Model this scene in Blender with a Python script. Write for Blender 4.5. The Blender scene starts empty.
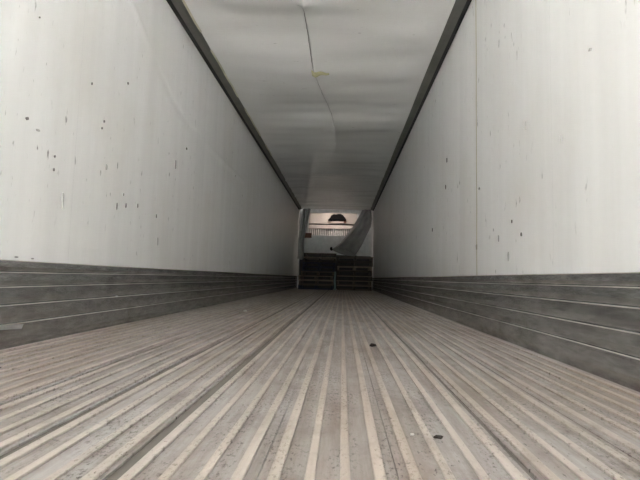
import bpy, bmesh, math, random
from mathutils import Matrix, Vector, noise
random.seed(7)
scene = bpy.context.scene
C = bpy.context.collection

# ---------------------------------------------------------------- camera
W, H = 2.46, 2.60            # inside width and height of the trailer (m)
DOOR_Y, BULK_Y, FRONT_Y = -4.0, 15.0, 16.1
KICK = 0.387                 # top of the metal kick plates

def make_camera():
    yaw, pit, rol = -0.05008, 0.08207, 0.02441
    cy, sy, cp, sp = math.cos(yaw), math.sin(yaw), math.cos(pit), math.sin(pit)
    fw = Vector((sy * cp, cy * cp, sp)); rt = Vector((cy, -sy, 0)); up = rt.cross(fw)
    r2 = rt * math.cos(rol) + up * math.sin(rol); u2 = up * math.cos(rol) - rt * math.sin(rol)
    m = Matrix((r2, u2, -fw)).transposed().to_4x4()
    m.translation = Vector((1.4785, 0.0, 0.3443))
    cam = bpy.data.cameras.new('camera'); cam.sensor_width = 36.0; cam.lens = 36.0 * 460 / 640
    cam.clip_start = 0.02
    o = bpy.data.objects.new('camera', cam); C.objects.link(o); o.matrix_world = m
    scene.camera = o
make_camera()

# ---------------------------------------------------------------- sky, sun, exposure
world = bpy.data.worlds.new('world'); scene.world = world; world.use_nodes = True
wn = world.node_tree
bg = wn.nodes['Background']
sky = wn.nodes.new('ShaderNodeTexSky'); sky.sky_type = 'NISHITA'
sky.sun_disc = False; sky.sun_elevation = math.radians(54); sky.sun_rotation = math.radians(100)
sky.dust_density = 8.0; sky.air_density = 1.0; sky.ozone_density = 1.0
hs = wn.nodes.new('ShaderNodeHueSaturation'); hs.inputs['Saturation'].default_value = 0.30
wn.links.new(sky.outputs[0], hs.inputs['Color']); wn.links.new(hs.outputs[0], bg.inputs[0])
bg.inputs[1].default_value = 0.12

def make_sun():
    l = bpy.data.lights.new('sun', 'SUN'); l.energy = 13.0; l.angle = math.radians(3); l.color = (1, .99, .98)
    o = bpy.data.objects.new('sun', l); C.objects.link(o)
    d = Vector((-0.6, 0.15, -0.85)).normalized()        # stands high over the right side, so hardly any falls inside
    o.rotation_euler = d.to_track_quat('-Z', 'Y').to_euler(); o.location = (8, -2, 12)
make_sun()
scene.view_settings.view_transform = 'Standard'
scene.view_settings.look = 'None'
scene.view_settings.gamma = 1.0
scene.view_settings.use_curve_mapping = False
scene.view_settings.exposure = 3.85

# ---------------------------------------------------------------- materials
def new_mat(name):
    m = bpy.data.materials.new(name); m.use_nodes = True
    n = m.node_tree; b = n.nodes['Principled BSDF']
    return m, n, b

def pos(n, scale):
    g = n.nodes.new('ShaderNodeNewGeometry'); v = n.nodes.new('ShaderNodeVectorMath'); v.operation = 'MULTIPLY'
    v.inputs[1].default_value = scale; n.links.new(g.outputs['Position'], v.inputs[0]); return v.outputs[0]

def noise_fac(n, scale, lo, hi, detail=4, rough=.55, sc=1.0):
    t = n.nodes.new('ShaderNodeTexNoise'); t.inputs['Scale'].default_value = sc
    t.inputs['Detail'].default_value = detail; t.inputs['Roughness'].default_value = rough
    n.links.new(pos(n, scale), t.inputs['Vector'])
    r = n.nodes.new('ShaderNodeMapRange'); r.inputs['From Min'].default_value = lo; r.inputs['From Max'].default_value = hi
    n.links.new(t.outputs['Fac'], r.inputs['Value']); return r.outputs[0]

def mix(n, fac, a, b):
    x = n.nodes.new('ShaderNodeMix'); x.data_type = 'RGBA'
    if isinstance(fac, (int, float)): x.inputs[0].default_value = fac
    else: n.links.new(fac, x.inputs[0])
    for s, v in ((6, a), (7, b)):
        if isinstance(v, tuple): x.inputs[s].default_value = (*v, 1)
        else: n.links.new(v, x.inputs[s])
    return x.outputs[2]

def times(n, a, k):
    x = n.nodes.new('ShaderNodeMath'); x.operation = 'MULTIPLY'; n.links.new(a, x.inputs[0])
    if isinstance(k, (int, float)): x.inputs[1].default_value = k
    else: n.links.new(k, x.inputs[1])
    return x.outputs[0]

def bump(n, b, h, strength, dist=.002):
    x = n.nodes.new('ShaderNodeBump'); x.inputs['Strength'].default_value = strength; x.inputs['Distance'].default_value = dist
    n.links.new(h, x.inputs['Height']); n.links.new(x.outputs[0], b.inputs['Normal'])

def simple(name, col, rough=.6, metal=0.0, var=.12, sc=(6, 6, 6)):
    m, n, b = new_mat(name)
    d = tuple(c * (1 - var * 2.2) for c in col)
    n.links.new(mix(n, noise_fac(n, sc, .3, .7), col, d), b.inputs['Base Color'])
    b.inputs['Roughness'].default_value = rough; b.inputs['Metallic'].default_value = metal
    return m

def wall_material(name, base, seed):
    m, n, b = new_mat(name)
    s = seed * 13.7
    c = mix(n, times(n, noise_fac(n, (1, 7, .45), .35, .7, 5), .5), base, tuple(k * .86 for k in base))     # vertical streaks
    c = mix(n, times(n, noise_fac(n, (1, 1.3, 1.0), .5, .8, 6), .35), c, (base[0] * .8, base[1] * .76, base[2] * .68))
    fl = noise_fac(n, (1, 30, 9), .67, .74, 3, .5)                                        # dark flecks
    fl2 = times(n, fl, noise_fac(n, (1 + seed, 1.1, 1.6), .42, .6, 2))
    c = mix(n, times(n, fl2, .85), c, (.09, .085, .075))
    sc = times(n, noise_fac(n, (1, 60, 14), .66, .78, 3), .5)
    c = mix(n, times(n, sc, noise_fac(n, (2, .8, .8), .5, .65, 2)), c, (.3, .29, .27))    # scuffs
    n.links.new(c, b.inputs['Base Color'])
    b.inputs['Roughness'].default_value = .36
    bump(n, b, noise_fac(n, (1, 16, .5), .2, .8, 4), .35, .004)
    return m

M = {}
M['wall_l'] = wall_material('white_fibreglass', (.90, .905, .89), 1)
M['wall_r'] = wall_material('white_fibreglass_right', (.905, .91, .895), 2)

def ceiling_material():
    m, n, b = new_mat('ceiling_sheet')
    c = mix(n, times(n, noise_fac(n, (1.2, 2.2, 1), .4, .75, 5), .5), (.88, .88, .85), (.79, .79, .745))
    c = mix(n, times(n, noise_fac(n, (9, 26, 1), .73, .78, 2), .5), c, (.25, .24, .2))
    n.links.new(c, b.inputs['Base Color']); b.inputs['Roughness'].default_value = .27
    bump(n, b, noise_fac(n, (1.2, 5, 1), .2, .8, 4), .25, .006)
    return m
M['ceiling'] = ceiling_material()

def floor_material(name, base, dirt, fleck, metal, rough, k):
    m, n, b = new_mat(name)
    c = mix(n, times(n, noise_fac(n, (22, 1.6, 1), .38, .66, 7, .7), k), base, dirt)                 # long streaks of dust
    c = mix(n, times(n, noise_fac(n, (7, 5, 1), .48, .68, 6, .7), .55), c, tuple(x * .72 for x in dirt))   # patches
    c = mix(n, times(n, noise_fac(n, (2.2, .5, 1), .45, .62, 3), .4), c, (dirt[0] * .95, dirt[1] * .82, dirt[2] * .68))
    f = times(n, noise_fac(n, (120, 60, 1), .52, .66, 6, .75), noise_fac(n, (14, 2.6, 1), .44, .58, 4))
    c = mix(n, times(n, f, fleck), c, (.045, .032, .022))
    f2 = times(n, noise_fac(n, (85, 45, 1), .60, .68, 5, .7), noise_fac(n, (5, 1.8, 2), .44, .54, 3))
    c = mix(n, times(n, f2, fleck), c, (.035, .024, .018))
    n.links.new(c, b.inputs['Base Color'])
    b.inputs['Metallic'].default_value = metal; b.inputs['Roughness'].default_value = rough
    bump(n, b, noise_fac(n, (140, 30, 1), .3, .7, 4), .3, .001)
    return m
M['valley'] = floor_material('aluminium_floor', (.42, .40, .39), (.22, .18, .15), 1.0, .2, .55, .8)
M['rib'] = floor_material('worn_floor_rib', (.54, .49, .45), (.38, .33, .285), .8, .15, .6, .7)
M['joint'] = simple('joint_grime', (.17, .155, .135), .8)

def kick_material():
    m, n, b = new_mat('scuffed_aluminium')
    c = mix(n, times(n, noise_fac(n, (1, 5, 22), .38, .66, 7, .72), .9), (.56, .565, .56), (.27, .27, .27))
    c = mix(n, times(n, noise_fac(n, (1, 26, 5), .66, .72, 3), .6), c, (.55, .55, .54))
    c = mix(n, times(n, noise_fac(n, (1, 5, 5), .55, .75, 4), .45), c, (.28, .25, .21))
    n.links.new(c, b.inputs['Base Color'])
    b.inputs['Metallic'].default_value = .8; b.inputs['Roughness'].default_value = .27
    bump(n, b, noise_fac(n, (1, 12, 30), .3, .7, 4), .25, .002)
    return m
M['kick'] = kick_material()
M['ledge'] = simple('dusty_worn_edge', (.70, .655, .58), .5, .1, .2, (1, 5, 1))
M['bright_metal'] = simple('polished_scuff', (.62, .63, .64), .35, .6)
M['trim_dark'] = simple('grey_trim', (.16, .155, .135), .5, .2, .15, (1, 3, 1))
M['gasket'] = simple('black_gasket', (.02, .02, .02), .7)
M['caulk'] = simple('cream_caulk', (.66, .62, .47), .6)
M['grime'] = simple('grimy_seam', (.34, .33, .30), .8)
M['scuff_mark'] = simple('dark_scuff', (.28, .275, .26), .7)
M['smudge'] = simple('grey_smudge', (.60, .59, .57), .6)
M['foam'] = simple('yellow_foam', (.74, .73, .42), .8)
M['panel'] = simple('grey_bulkhead', (.84, .87, .87), .5, 0, .1)
M['panel_white'] = simple('white_bulkhead', (.88, .90, .88), .45, 0, .08)
M['scuff'] = simple('dark_scuff_plate', (.09, .09, .09), .6, .2)  # near-black, stands in for shade inside the pallet stacks
M['coil'] = simple('grey_coil', (.5, .49, .48), .6)
M['evap'] = simple('pale_evaporator', (.66, .60, .56), .5, 0, .05)
M['fin'] = simple('white_fin', (.90, .89, .87), .5, 0, .04)
M['black'] = simple('black_rubber', (.006, .006, .006), .95); M['black'].node_tree.nodes['Principled BSDF'].inputs['Specular IOR Level'].default_value = .1
M['brown'] = simple('rusty_bracket', (.16, .08, .05), .7)
M['cloth'] = simple('grey_duct_cloth', (.36, .35, .34), .75, 0, .1, (5, 5, 5))
M['sheet'] = simple('grey_plastic_sheet', (.42, .43, .43), .6, 0, .1, (5, 5, 5))
M['film'] = simple('pale_film', (.42, .55, .55), .35)
M['outer'] = simple('trailer_skin', (.7, .7, .7), .5)
M['ground'] = simple('concrete_yard', (.66, .66, .66), .9, 0, .06, (.6, .6, .6))
M['crumb'] = simple('dark_crumb', (.035, .025, .018), .9)
M['pebble'] = simple('white_crumb', (.8, .79, .75), .7)

def wood(name, a, b_):
    m, n, b = new_mat(name)
    n.links.new(mix(n, noise_fac(n, (3, 25, 30), .3, .7, 5), a, b_), b.inputs['Base Color'])
    b.inputs['Roughness'].default_value = .8; return m
WOOD = [wood('weathered_wood', (.24, .21, .17), (.14, .12, .095)), wood('pale_wood', (.46, .40, .32), (.32, .27, .21)),
        wood('dark_wood', (.13, .115, .095), (.075, .065, .055)), wood('blue_painted_wood', (.07, .085, .13), (.045, .055, .08))]

# ---------------------------------------------------------------- helpers
class MB:
    def __init__(s): s.v = []; s.f = []
    def box(s, a, b):
        i = len(s.v); x0, y0, z0 = a; x1, y1, z1 = b
        s.v += [(x0, y0, z0), (x1, y0, z0), (x1, y1, z0), (x0, y1, z0), (x0, y0, z1), (x1, y0, z1), (x1, y1, z1), (x0, y1, z1)]
        s.f += [tuple(i + k for k in q) for q in ((0, 3, 2, 1), (4, 5, 6, 7), (0, 1, 5, 4), (1, 2, 6, 5), (2, 3, 7, 6), (3, 0, 4, 7))]
        return s
    def prism_y(s, prof, ys, jitter=None):
        """closed (x, z) profile swept along y"""
        i = len(s.v); n = len(prof)
        for j, y in enumerate(ys):
            for (x, z) in prof:
                dx, dz = jitter(y) if jitter else (0, 0)
                s.v.append((x + dx, y, z + dz))
        for j in range(len(ys) - 1):
            for k in range(n):
                a, b = i + j * n + k, i + j * n + (k + 1) % n
                s.f.append((a, b, b + n, a + n))
        s.f.append(tuple(i + k for k in range(n))[::-1]); s.f.append(tuple(i + (len(ys) - 1) * n + k for k in range(n)))
        return s
    def prism_xz(s, prof, y0, y1):
        return s.prism_y(prof, [y0, y1])
    def grid(s, fn, nu, nv):
        i = len(s.v)
        for a in range(nu + 1):
            for b in range(nv + 1): s.v.append(fn(a / nu, b / nv))
        for a in range(nu):
            for b in range(nv):
                p = i + a * (nv + 1) + b; s.f.append((p, p + nv + 1, p + nv + 2, p + 1))
        return s
    def build(s, name, mat, parent=None, smooth=False, bevel=0, solid=0, rim=True):
        me = bpy.data.meshes.new(name); me.from_pydata(s.v, [], s.f)
        bm = bmesh.new(); bm.from_mesh(me); bmesh.ops.recalc_face_normals(bm, faces=bm.faces); bm.to_mesh(me); bm.free()
        me.materials.append(mat)
        if smooth: me.polygons.foreach_set('use_smooth', [True] * len(me.polygons))
        o = bpy.data.objects.new(name, me); C.objects.link(o)
        if parent: o.parent = parent
        if bevel: mo = o.modifiers.new('b', 'BEVEL'); mo.width = bevel; mo.segments = 1; mo.limit_method = 'ANGLE'
        if solid: mo = o.modifiers.new('s', 'SOLIDIFY'); mo.thickness = solid; mo.offset = -1; mo.use_rim = rim
        return o

def tag(o, label=None, cat=None, group=None, kind=None):
    for k, v in (('label', label), ('category', cat), ('group', group), ('kind', kind)):
        if v: o[k] = v
    return o

def empty(name, loc=(0, 0, 0)):
    o = bpy.data.objects.new(name, None); C.objects.link(o); o.location = loc; o.empty_display_size = .1; return o

def put(o, parent):
    """parent to an Empty that does not sit at the origin, keeping the place"""
    o.parent = parent; o.matrix_parent_inverse = Matrix.Translation(-parent.location); return o

# ---------------------------------------------------------------- the ground and the trailer box
tag(MB().box((-40, -45, -1.42), (42, 45, -1.30)).build('ground', M['ground']), 'grey concrete yard under and behind the trailer', 'ground', kind='structure')

# floor: extruded sections with four ribs each, joints between them
floor = MB().box((-.08, DOOR_Y, -.16), (W + .08, FRONT_Y + .08, -.0055)).build('floor', M['joint'])
tag(floor, 'ribbed aluminium trailer floor running to the front', 'floor', kind='structure')
SEC = .2426
EDGE0 = 1.100 - 4 * SEC - .002
edges = [0.0] + [EDGE0 - .0 + SEC * k for k in range(0, 9)] + [W]
YS = [DOOR_Y + (BULK_Y - DOOR_Y) * (k / 60) ** 1.6 for k in range(61)]
RIBH = .0055
for si in range(len(edges) - 1):
    x0, x1 = edges[si], edges[si + 1]
    wide = lambda e: {3: .008, 4: .0125, 5: .0125, 8: .006}.get(e, .0009)      # open grooves at most joints, tight ones at the rest
    gl, gr = (wide(si) if si else 0), (wide(si + 1) if si + 1 < len(edges) - 1 else 0)
    ph = random.random() * 9
    jz = (lambda p: lambda y: (0, .0012 * math.sin(y * 1.3 + p) + .0008 * math.sin(y * 3.1 + p * 2)))(ph)
    pl = MB().prism_y([(x0 + gl, -.005), (x0 + gl, .0), (x1 - gr, .0), (x1 - gr, -.005)], YS, jz).build('floor_plank', M['valley'], floor)
    n = max(1, round((x1 - x0) / .0607))
    for k in range(n):
        pitch = .0607
        cx = x0 + .0285 + pitch * k if si > 0 else x1 - .0285 - pitch * k
        if cx > W - .02 or cx < .02: continue
        edge = (k == 0 or k == n - 1)
        t = .0108 if edge else .0090                       # half width of the worn crest
        bw = t - .0015                                      # the crest overhangs its web a little
        hh = RIBH + (.001 if edge else 0) + random.uniform(-.0005, .0005)
        prof = [(cx - bw, -.001), (cx - bw, hh - .0035), (cx - t, hh - .003), (cx - t + .0008, hh - .0006), (cx - t + .003, hh), (cx + t - .003, hh), (cx + t - .0008, hh - .0006), (cx + t, hh - .003), (cx + bw, hh - .0035), (cx + bw, -.001)]
        MB().prism_y(prof, YS, jz).build('rib', M['rib'], pl)

# side walls: backing, fibreglass panels, kick plates
def crease(y, z):
    """long shallow dent line across the left wall"""
    pts = [(2.6, 2.42), (2.94, 2.21), (3.35, 1.99), (3.75, 1.83), (4.16, 1.75), (5.2, 1.735), (6.6, 1.73)]
    best = 9
    for (a, b), (c, d) in zip(pts, pts[1:]):
        L2 = (c - a) ** 2 + (d - b) ** 2; t = max(0, min(1, ((y - a) * (c - a) + (z - b) * (d - b)) / L2))
        best = min(best, math.hypot(y - a - t * (c - a), z - b - t * (d - b)))
    return math.exp(-(best / .028) ** 2)

def side_wall(side):
    left = side == 'left'
    sx = 1 if left else -1; ox = 0 if left else W
    mat = M['wall_l'] if left else M['wall_r']
    a, b = sorted((ox - sx * .075, ox - sx * .012))
    w = MB().box((a, DOOR_Y, -.16), (b, FRONT_Y + .08, H + .12)).build('wall_' + side, M['outer'])
    tag(w, 'white fibreglass %s trailer wall above a ribbed metal kick plate' % side, 'wall', kind='structure')
    seams = [DOOR_Y, 1.2, 2.42, 3.48] if left else [DOOR_Y, 1.0, 2.2, 3.405]
    while seams[-1] < BULK_Y - 1.5: seams.append(seams[-1] + 1.21)
    seams.append(FRONT_Y)
    for i, (y0, y1) in enumerate(zip(seams, seams[1:])):
        near = y0 < 6.5 and left
        nu, nv = (48, 88) if near else (26, 20)
        dep = .0002 * (i % 2)
        def fn(u, v, y0=y0, y1=y1, dep=dep):
            y = y0 + .0003 + (y1 - y0 - .0006) * u; z = KICK - .01 + (H + .02 - KICK) * v
            d = .0022 * noise.noise((y * 2.3, z * .5, 3.1 * sx)) + .0009 * noise.noise((y * 9, z * .4, 7.7 * sx))
            e = min(u, 1 - u) * (y1 - y0); d -= .0008 * math.exp(-(e / .05) ** 2)       # seams dip a little
            if near: d += .010 * crease(y, z)
            return (ox + sx * (d - dep - .004), y, z)
        MB().grid(fn, nu, nv).build('wall_panel', mat, w, smooth=True)
    if not left:
        s = MB().grid(lambda u, v: (W - .004 - .002 * math.sin(math.pi * u), 3.396 + .018 * u + .006 * noise.noise((v * 6, 0, 0)), KICK + (H - KICK) * v), 4, 30)
        s.build('seam_caulk', M['caulk'], w, smooth=True)
    zs = [KICK, .337, .271, .190, .107, -.012]
    for i, (zt, zb) in enumerate(zip(zs, zs[1:])):
        h = zt - zb; p = .020
        prof = [(-.006, zt - .001), (p - .003, zt), (p, zt - .0035), (p, zb + h * .45), (.010, zb + .004), (.008, zb), (-.006, zb)]
        prof = [(ox + sx * x, z) for x, z in prof]
        ph = i * 1.7 + (0 if left else 4)
        k = MB().prism_y(prof, YS, lambda y: (.0015 * math.sin(y * .9 + ph), .0012 * math.sin(y * 1.4 + ph))).build('kick_plank', M['kick'], w)
        lp = [(p - .004, zt - .0005), (p - .004, zt + .0012), (p + .0008, zt + .001), (p + .0012, zt - .0014), (p, zt - .0025)]  # paler tan strip along the top front edge of each plank
        MB().prism_y([(ox + sx * x, z) for x, z in lp], YS, lambda y: (.0015 * math.sin(y * .9 + ph), .0012 * math.sin(y * 1.4 + ph))).build('worn_edge', M['ledge'], k)
        if left and i == 4:
            s = MB().grid(lambda u, v: (.021 + .004 * math.sin(u * 3), 1.70 + .36 * u + .01 * v, .085 + .02 * v + .006 * math.sin(u * 4)), 8, 2)
            s.build('scuff_patch', M['bright_metal'], k, smooth=True, solid=.001)['label'] = 'bright bent scuffed metal patch'
        if left and i == 3:
            MB().box((.0195, 2.92, .187), (.0225, 2.95, .197)).build('bolt_head', M['bright_metal'], k, bevel=.001)  # small raised metal block standing in for a shiny scratch
        if not left and i == 4:
            MB().box((W - .0225, 1.60, .096), (W - .019, 2.05, .104)).build('rub_strip', M['kick'], k, bevel=.001)
    return w
wl = side_wall('left'); wr = side_wall('right')
def marks(wall, ox, sx, items):
    for (y, z, ly, lz, mat) in items:                       # small worn dabs: centre, half extents along y and z
        sd = random.random() * 50; m = MB(); ly *= .55; lz *= .7
        ring = [(y + ly * math.cos(a) * (1 + .5 * noise.noise((math.cos(a) * 2 + sd, math.sin(a) * 2, 0))), z + lz * math.sin(a) * (1 + .5 * noise.noise((math.cos(a) * 2, sd + math.sin(a) * 2, 3)))) for a in [k * math.pi / 5 for k in range(10)]]
        for d in (-.006, .0022):
            m.v += [(ox + sx * d, yy, zz) for yy, zz in ring]
        m.f += [tuple(range(10)), tuple(range(10, 20))] + [(k, (k + 1) % 10, 10 + (k + 1) % 10, 10 + k) for k in range(10)]
        m.build('scuff_mark', M[mat], wall)
marks(wl, 0, 1, [(2.91, .78, .007, .030, 'scuff_mark'), (3.03, .80, .014, .022, 'scuff_mark'), (3.21, .83, .005, .022, 'scuff_mark'), (2.99, .87, .004, .012, 'scuff_mark'), (4.16, 1.52, .018, .016, 'scuff_mark'),
    (2.53, 1.44, .006, .012, 'scuff_mark'), (2.96, 1.63, .010, .012, 'scuff_mark'), (2.69, 1.27, .008, .010, 'scuff_mark'), (2.67, 1.22, .008, .010, 'scuff_mark'), (2.05, 1.56, .006, .006, 'scuff_mark'),
    (2.24, .93, .006, .01, 'scuff_mark'), (2.24, .86, .006, .012, 'scuff_mark'), (3.55, .80, .005, .02, 'scuff_mark'), (3.9, 1.3, .006, .05, 'scuff_mark'), (2.1, 1.02, .02, .008, 'smudge'), (2.75, 1.0, .012, .03, 'smudge'),
    (2.33, .72, .006, .06, 'smudge'), (3.6, .6, .006, .05, 'smudge'), (2.02, 1.05, .014, .01, 'scuff_mark'), (2.02, .405, .016, .004, 'scuff_mark'), (2.13, .402, .012, .004, 'scuff_mark')])
marks(wr, W, -1, [(2.58, .61, .012, .014, 'scuff_mark'), (3.43, .60, .010, .03, 'scuff_mark'), (2.72, .70, .005, .014, 'scuff_mark'), (4.4, 1.5, .02, .03, 'scuff_mark'), (4.45, 1.25, .018, .03, 'scuff_mark'), (3.36, 1.02, .02, .012, 'smudge'),
    (2.5, 1.2, .005, .03, 'smudge'), (2.78, .5, .012, .04, 'smudge'), (1.84, 1.29, .016, .010, 'smudge'), (1.76, 1.7, .014, .02, 'smudge'), (2.1, 1.0, .004, .02, 'smudge'), (5.1, .9, .02, .03, 'scuff_mark'), (2.95, .62, .006, .03, 'smudge')])

# ceiling: one wrinkled sheet
def ceil_fn(u, v):
    x = .09 + (W - .18) * u; y = DOOR_Y + (FRONT_Y - DOOR_Y) * v
    z = H + .008
    em = min(1, min(u, 1 - u) * (W - .18) / .3)
    z += em * .032 * noise.noise((x * .55, y * 1.7, 1.3)) + em * .014 * noise.noise((x * .9, y * 4.2, 4.4))
    pts = [(1.05, 2.4), (1.112, 3.55), (1.125, 4.8), (1.20, 5.4), (1.31, 6.4), (1.33, 7.6), (1.2, 9.0)]
    best, by = 9, 0
    for (a, b), (c, d) in (zip(pts, pts[1:]) if .7 < x < 1.7 and 2 < y < 10 else ()):
        L2 = (c - a) ** 2 + (d - b) ** 2; t = max(0, min(1, ((x - a) * (c - a) + (y - b) * (d - b)) / L2))
        q = x - a - t * (c - a)
        dd = math.hypot(q, y - b - t * (d - b))
        if dd < abs(best): best = dd if q > 0 else -dd
    fade = max(0, min(1, (9 - y) / 3))
    lap = math.exp(-best / .10) if best > 0 else math.exp(best / .008)                # a lapped fold: sharp on one side
    z -= fade * .017 * lap
    z -= .032 * math.exp(-((x - 1.11) / .06) ** 2 - ((y - 3.55) / .09) ** 2)              # puffed blister
    if y > 8:                                                                               # sagging, rippled front end
        k = min(1, (y - 8) / 3)
        z -= k * (.012 * abs(noise.noise((x * 1.1, y * 2.4, 9.1))) + .004 * math.sin(y * 9 + 2 * x))
        z -= k * .022 * math.exp(-((x - (.95 - (y - 8) * .11)) / .09) ** 2)
    return (x, y, z)
ceil = MB().grid(ceil_fn, 200, 440).build('ceiling', M['ceiling'], smooth=True)
tag(ceil, 'wrinkled pale grey ceiling sheet with a crease down the middle', 'ceiling', kind='structure')
MB().box((-.075, DOOR_Y, H + .045), (W + .075, FRONT_Y + .08, H + .12)).build('roof_skin', M['outer'], ceil)
MB().grid(lambda u, v: (1.10 + .19 * u, 4.78 + .14 * (v - .5) * (1 - .75 * u) + .08 + .015 * math.sin(u * 9), ceil_fn((1.10 + .19 * u - .09) / (W - .18), (4.86 - DOOR_Y) / (FRONT_Y - DOOR_Y))[2] - .004 - .004 * math.sin(math.pi * v)), 12, 4).build('foam_patch', M['foam'], ceil, smooth=True, solid=.003)['label'] = 'smear of yellow foam on the crease'

def crease_strip(pts, w):  # thin grey strip laid along the ceiling crease
    m = MB(); n = 40
    P = []
    for i in range(n + 1):
        t = i / n * (len(pts) - 1); k = min(int(t), len(pts) - 2); f = t - k
        P.append((pts[k][0] * (1 - f) + pts[k + 1][0] * f + .006 * noise.noise((i * .4, 2, 0)), pts[k][1] * (1 - f) + pts[k + 1][1] * f))
    def fn(u, v):
        i = round(u * n); x, y = P[i]; x += w * (v - .5) * (.35 + math.sin(math.pi * min(1, u * 1.02)) ** .5 + .25 * noise.noise((i * .7, 5, 1)))
        return (x, y, ceil_fn((x - .09) / (W - .18), (y - DOOR_Y) / (FRONT_Y - DOOR_Y))[2] - .0045)
    return m.grid(fn, n, 2).build('split_seam', M['grime'], ceil, smooth=True, solid=.001)
crease_strip([(1.108, 3.62), (1.114, 4.2), (1.122, 4.80)], .008)
crease_strip([(1.135, 4.92), (1.19, 5.4), (1.29, 6.2), (1.32, 6.6)], .004)

def cove(n, left):
    sx = 1 if left else -1; ox = 0 if left else W
    prof = [(.004, H - .012), (.018, H - .016), (.080, H - .010), (.112, H + .004), (.112, H + .03), (.004, H + .03)]
    t = MB().prism_y([(ox + sx * x, z) for x, z in prof], YS, lambda y: (.0025 * math.sin(y * 2.2), .001 * math.sin(y * 1.7))).build('trim_%d' % n, M['trim_dark'])
    tag(t, 'dark grey metal cove trim between ceiling and %s wall' % ('left' if left else 'right'), 'trim', kind='structure')
    MB().prism_y([(ox + sx * x, z) for x, z in [(-.002, H - .030), (.014, H - .028), (.030, H - .014), (-.002, H - .014)]], YS).build('gasket', M['gasket'], t)  # black bead standing in for the shadow gap between wall and trim
    if left:
        for (a, b) in ((DOOR_Y, 2.2), (2.5, 4.05), (4.4, 5.6), (6.0, 7.2), (7.7, 8.4)):
            n_ = 10
            MB().prism_y([(.106, H + .000), (.116, H - .006), (.126, H + .004), (.106, H + .01)], [a + (b - a) * i / n_ for i in range(n_ + 1)],
                         lambda y: (.003 * math.sin(y * 11), .0015 * math.sin(y * 17))).build('caulk_bead', M['caulk'], t)
cove(1, True); cove(2, False)

# front of the trailer: end wall, bulkhead in front of the cooling unit
fr = MB().box((-.012, FRONT_Y, -.16), (W + .012, FRONT_Y + .08, H + .045)).build('wall_front', M['panel_white'])
tag(fr, 'white end wall of the trailer behind the cooling unit', 'wall', kind='structure')
bk = MB().box((.02, BULK_Y, 0.0), (.06, BULK_Y + .05, 2.5)).build('wall_bulkhead', M['panel_white'])
tag(bk, 'grey and white bulkhead frame behind the pallets at the trailer front', 'bulkhead', kind='structure')
MB().box((.06, BULK_Y, 2.485), (W - .02, BULK_Y + .06, H + .0)).build('header', M['panel_white'], bk, bevel=.004)
MB().box((.34, BULK_Y, 1.10), (1.93, BULK_Y + .05, 1.735)).build('lower_panel', M['panel'], bk, bevel=.004)
MB().box((.255, BULK_Y, .012), (1.93, BULK_Y + .05, 1.098)).build('scuff_panel', M['scuff'], bk, bevel=.004)  # bulkhead foot coloured dark so the gaps through the pallets look shaded
MB().box((1.932, BULK_Y - .005, .012), (W - .075, BULK_Y + .05, 1.08)).build('scuff_panel', M['scuff'], bk, bevel=.004)
MB().box((.34, BULK_Y - .012, 1.165), (1.93, BULK_Y - .001, 1.20)).build('rail', M['panel_white'], bk, bevel=.003)
MB().box((.255, BULK_Y - .02, 1.10), (.338, BULK_Y + .05, 2.485)).build('post', M['panel_white'], bk, bevel=.004)
MB().box((.065, BULK_Y + .01, 1.1), (.253, BULK_Y + .05, 2.485)).build('side_panel', M['panel'], bk)
MB().box((.065, BULK_Y + .01, .012), (.253, BULK_Y + .05, 1.098)).build('scuff_panel', M['scuff'], bk)
MB().box((.22, BULK_Y - .05, 1.64), (.45, BULK_Y - .022, 1.80)).build('bracket', M['brown'], bk, bevel=.006)['label'] = 'rusty brown bracket'
MB().box((1.932, BULK_Y - .005, 1.082), (W - .075, BULK_Y + .05, 2.485)).build('side_panel', M['panel_white'], bk, bevel=.004)
MB().box((W - .073, BULK_Y - .05, .012), (W - .018, BULK_Y + .05, 2.55)).build('corner_post', M['fin'], bk, bevel=.004)['label'] = 'bright white corner post'
vent = MB().box((2.03, BULK_Y - .020, 1.19), (2.30, BULK_Y - .006, 1.68)).build('vent', M['panel'], bk, bevel=.003)
for k in range(5):
    MB().box((2.06 + .045 * k, BULK_Y - .032, 1.22), (2.075 + .045 * k, BULK_Y - .021, 1.65)).build('vent_slat', M['panel_white'], vent)

ev = empty('evaporator_unit', (1.23, 15.72, 1.5))
tag(ev, 'pale cooling unit with black air outlet and white pleated fins in the bulkhead opening', 'cooling unit')
EY = 15.62
put(MB().box((.06, EY, 2.195), (W - .06, EY + .40, H - .005)).build('top_panel', M['evap'], bevel=.006), ev)
put(MB().box((.06, EY + .06, 2.15), (W - .06, EY + .40, 2.19)).build('gap_strip', M['black']), ev)
put(MB().box((.06, EY - .03, 2.02), (W - .06, EY + .40, 2.148)).build('header_strip', M['evap'], bevel=.01), ev)
put(MB().box((.06, EY + .07, 1.40), (W - .06, EY + .40, 2.018)).build('coil_body', M['coil'], bevel=.004), ev)
fm = MB()
for k in range(36):
    x = .09 + .0645 * k; t = random.uniform(-.012, .012)
    fm.v += [(x, EY + .068, 1.45), (x + .02 + t, EY + .02, 1.45), (x + .034 + t, EY + .068, 1.45), (x + t, EY + .068, 2.018), (x + .02, EY + .02, 2.018), (x + .034, EY + .068, 2.018)]
    i = 6 * k; fm.f += [(i, i + 1, i + 4, i + 3), (i + 1, i + 2, i + 5, i + 4), (i, i + 3, i + 5, i + 2), (i, i + 2, i + 1), (i + 3, i + 4, i + 5)]
fins = put(fm.build('pleated_fins', M['fin']), ev); fins['kind'] = 'stuff'
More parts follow.
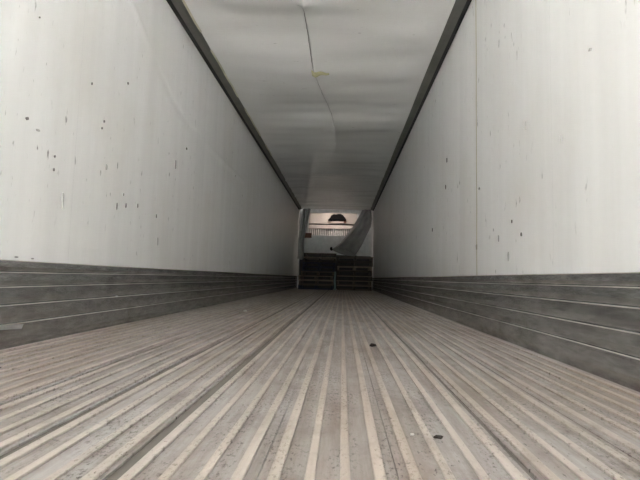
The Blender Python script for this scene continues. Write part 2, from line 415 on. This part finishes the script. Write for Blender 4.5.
boot = [(.95, 2.29), (.97, 2.335), (1.03, 2.385), (1.06, 2.46), (1.15, 2.515), (1.22, 2.50), (1.29, 2.525), (1.39, 2.525), (1.46, 2.48), (1.54, 2.39), (1.585, 2.31), (1.56, 2.285), (1.3, 2.30), (1.1, 2.285)]
put(MB().prism_xz(boot, EY - .16, EY - .005).build('air_outlet', M['black'], bevel=.02), ev)['label'] = 'black humped air outlet boot'
put(MB().box((1.08, EY - .10, 2.20), (1.56, EY - .005, 2.283)).build('outlet_housing', M['evap'], bevel=.008), ev)
put(MB().box((1.49, EY - .13, 2.205), (1.58, EY - .102, 2.29)).build('outlet_clamp', M['brown'], bevel=.004), ev)

# cargo lamp behind the header, lighting the cooling unit
lamp = empty('cargo_lamp', (1.2, BULK_Y + .12, 2.55))
tag(lamp, 'small warm strip lamp behind the bulkhead header above the cooling unit', 'lamp')
put(MB().box((.80, BULK_Y + .065, 2.545), (1.60, BULK_Y + .155, 2.595)).build('lamp_body', M['panel_white'], bevel=.006), lamp)
me_, mn_, mb_ = new_mat('lamp_lens'); mb_.inputs['Base Color'].default_value = (1, .9, .8, 1)
mb_.inputs['Emission Color'].default_value = (1, .84, .74, 1); mb_.inputs['Emission Strength'].default_value = 2.5
put(MB().box((.83, BULK_Y + .075, 2.530), (1.57, BULK_Y + .145, 2.5445)).build('lamp_lens', me_, bevel=.006), lamp)

# ---------------------------------------------------------------- torn air chute and hanging sheet
def chute():
    rings = [  # left edge (x, z), right edge (x, z), y, fullness
        ((2.08, 2.56), (2.36, 2.56), 14.72, .05), ((1.93, 2.27), (2.40, 2.30), 14.66, .07), ((1.76, 1.96), (2.36, 2.02), 14.62, .10),
        ((1.57, 1.70), (2.22, 1.72), 14.60, .12), ((1.39, 1.47), (2.10, 1.45), 14.60, .13), ((1.24, 1.34), (1.98, 1.24), 14.60, .13), ((1.12, 1.25), (1.86, 1.05), 14.61, .12)]
    N, sub = 36, 5
    R = []
    for (a, b) in zip(rings, rings[1:]):
        for s in range(sub):
            t = s / sub
            R.append([tuple(a[k][j] * (1 - t) + b[k][j] * t for j in (0, 1)) for k in (0, 1)] + [a[2] * (1 - t) + b[2] * t, a[3] * (1 - t) + b[3] * t])
    R.append(list(rings[-1]))
    m = MB()
    for i, (l, r, y, d) in enumerate(R):
        L = Vector((l[0], y, l[1])); Rr = Vector((r[0], y, r[1])); ax = Rr - L
        for k in range(N):
            a = 2 * math.pi * k / N; u = .5 - .5 * math.cos(a); v = math.sin(a)
            p = L + ax * u
            fold = .045 * math.sin(u * 13 + i * .16) * (1 if v < 0 else .3)
            p.y += v * d + fold
            if i >= len(R) - 3:                         # the mouth arches open, the front lip hangs lower
                e = (i - len(R) + 4) / 3
                p.z += e * (.065 * math.sin(math.pi * u) * (2.3 if v < 0 else -.7)); p.y -= .03 * e * (v < 0)
            m.v.append(tuple(p))
    for i in range(len(R) - 1):
        for k in range(N):
            a = i * N + k; b = i * N + (k + 1) % N; m.f.append((a, b, b + N, a + N))
    o = m.build('air_chute', M['cloth'], smooth=True, solid=.004)
    b = bmesh.new(); bmesh.ops.create_icosphere(b, subdivisions=2, radius=.045)
    for v in b.verts: v.co *= 1 + .5 * noise.noise(v.co * 30); v.co.z *= 1.3
    me = bpy.data.meshes.new('tie_knot'); b.to_mesh(me); b.free(); me.materials.append(M['black'])
    k = bpy.data.objects.new('tie_knot', me); C.objects.link(k); k.location = (1.12, 14.55, 1.27); k.parent = o
    return tag(o, 'torn grey fabric air chute sagging diagonally across the bulkhead opening', 'air chute')
chute()
def hang():
    def fn(u, v):
        z = 2.575 - 1.65 * v
        x0 = .14 - .12 * min(1, v * 1.6); w = .26 - .07 * min(1, v * 1.5) + .05 * max(0, v - .6)
        return (x0 + .012 + w * u, 14.80 + .04 * math.sin(u * 15 + v * 2.5) + .03 * math.sin(u * 6 - v * 4) - .12 * v * (1 - u), z + .015 * math.sin(u * 9) * v)
    o = MB().grid(fn, 30, 40).build('hanging_sheet', M['sheet'], smooth=True, solid=.003)
    tag(o, 'grey sheet hanging in folds in the corner beside the left wall', 'sheet')
hang()

# ---------------------------------------------------------------- pallets
ORD = ['bottom', 'second', 'third', 'fourth', 'fifth', 'sixth', 'seventh', 'top']
def pallet(x0, x1, y0, z0, h, rz, mats, label, group):
    cx, cy = (x0 + x1) / 2, y0 + .6
    t = empty('wooden_pallet', (cx, cy, z0)); t.rotation_euler.z = rz
    tag(t, label, 'pallet', group)
    w = (x1 - x0) / 2; d = .6; bt = .021
    def part(name, a, b, m): MB().box(a, b).build(name, WOOD[m], t, bevel=.002)
    for k in range(7):                                              # top deck boards run across
        yy = -d + (2 * d - .10) * k / 6
        part('deck_board', (-w, yy, h - bt), (w + random.uniform(-.012, .006), yy + .10, h - .001), mats[0])
    for s in (-1, 0, 1):
        c = s * (w - .03); part('stringer', (c - .024, -d + .006, bt), (c + .024, d - .006, h - bt), mats[1])
    for k in range(4):
        yy = -d + (2 * d - .10) * k / 3
        part('bottom_board', (-w + .004, yy, .0), (w - .004, yy + .10, bt - .001), mats[2])
    return t
def stack(which, specs, y0, base_group):
    z = RIBH + .004
    n = len(specs)
    for i, (x0, x1, h, mats, look, rz, dy) in enumerate(specs):
        o = 'lowest' if i == 0 else 'topmost' if i == n - 1 else ORD[i] + ' from the floor'
        pallet(x0, x1, y0 + dy, z, h, rz, mats, '%s wooden pallet, %s in the %s stack' % (look, o, which), base_group)
        z += h + .0005
g = (2, 2, 2); p = (1, 0, 0); q = (0, 0, 0); b = (3, 3, 3)
stack('left', [(.215, 1.215, .130, (0, 3, 3), 'blue and grey', 0, .0), (.225, 1.225, .130, (1, 0, 0), 'pale-edged', .01, .01), (.22, 1.20, .130, (1, 0, 1), 'pale', -.008, 0),
               (.28, 1.24, .130, (0, 0, 2), 'grey-brown', .01, .02), (.32, 1.26, .130, b, 'blue', 0, .04), (.325, 1.265, .130, b, 'dark blue', .006, .03),
               (.345, 1.285, .130, (1, 2, 2), 'dark', -.006, .0), (.35, 1.29, .130, (2, 2, 1), 'dark brown', .008, .01)], 13.2, 'pallets in the left stack')
stack('right', [(1.325, 2.33, .138, (1, 2, 0), 'dark', .004, 0), (1.32, 2.33, .138, (1, 0, 0), 'brown', -.006, .01), (1.325, 2.345, .138, (1, 2, 2), 'pale-topped dark', .006, 0),
                (1.33, 2.34, .138, g, 'dark', -.004, .02), (1.325, 2.33, .138, (1, 1, 0), 'pale', .008, .0), (1.34, 2.36, .138, g, 'dark brown', .003, .01), (1.32, 2.365, .138, (0, 2, 2), 'grey-topped', -.004, 0)], 13.25, 'pallets in the right stack')
s = MB().grid(lambda u, v: (1.248 + .05 * u + .006 * math.sin(v * 9), 13.10 + .012 * math.sin(u * 5 + v * 7), .012 + .52 * v), 6, 16).build('plastic_film', M['film'], smooth=True, solid=.002)
tag(s, 'pale blue-green plastic strip standing between the two pallet stacks', 'plastic strip')

# ---------------------------------------------------------------- loose bits on the floor
def crumb(name, mat, x, y, r, seed, label, flat=.5, z=.0015):
    bm = bmesh.new(); bmesh.ops.create_icosphere(bm, subdivisions=2, radius=r)
    for v in bm.verts:
        k = 1 + .5 * noise.noise(v.co / r * 1.3 + Vector((seed, 0, 0))); v.co *= k; v.co.z *= flat
    zm = min(v.co.z for v in bm.verts)
    for v in bm.verts: v.co.z -= zm
    me = bpy.data.meshes.new(name); bm.to_mesh(me); bm.free(); me.materials.append(mat)
    o = bpy.data.objects.new(name, me); C.objects.link(o); o.location = (x, y, z)
    return tag(o, label, 'debris')
crumb('pebble', M['pebble'], 1.640, 1.06, .0045, 1, 'tiny white crumb on the floor near the camera, beside a dark scrap')
crumb('leaf_scrap', M['crumb'], 1.695, 1.05, .010, 5, 'small dark leaf scrap lying in a floor groove beside the white crumb', .25)
crumb('dirt_clod', M['crumb'], 1.64, 2.39, .017, 9, 'dark dirt clod in the middle of the floor', .5)
crumb('pebble', M['pebble'], .555, 4.42, .018, 3, 'pale pebble on the far left part of the floor', .6)
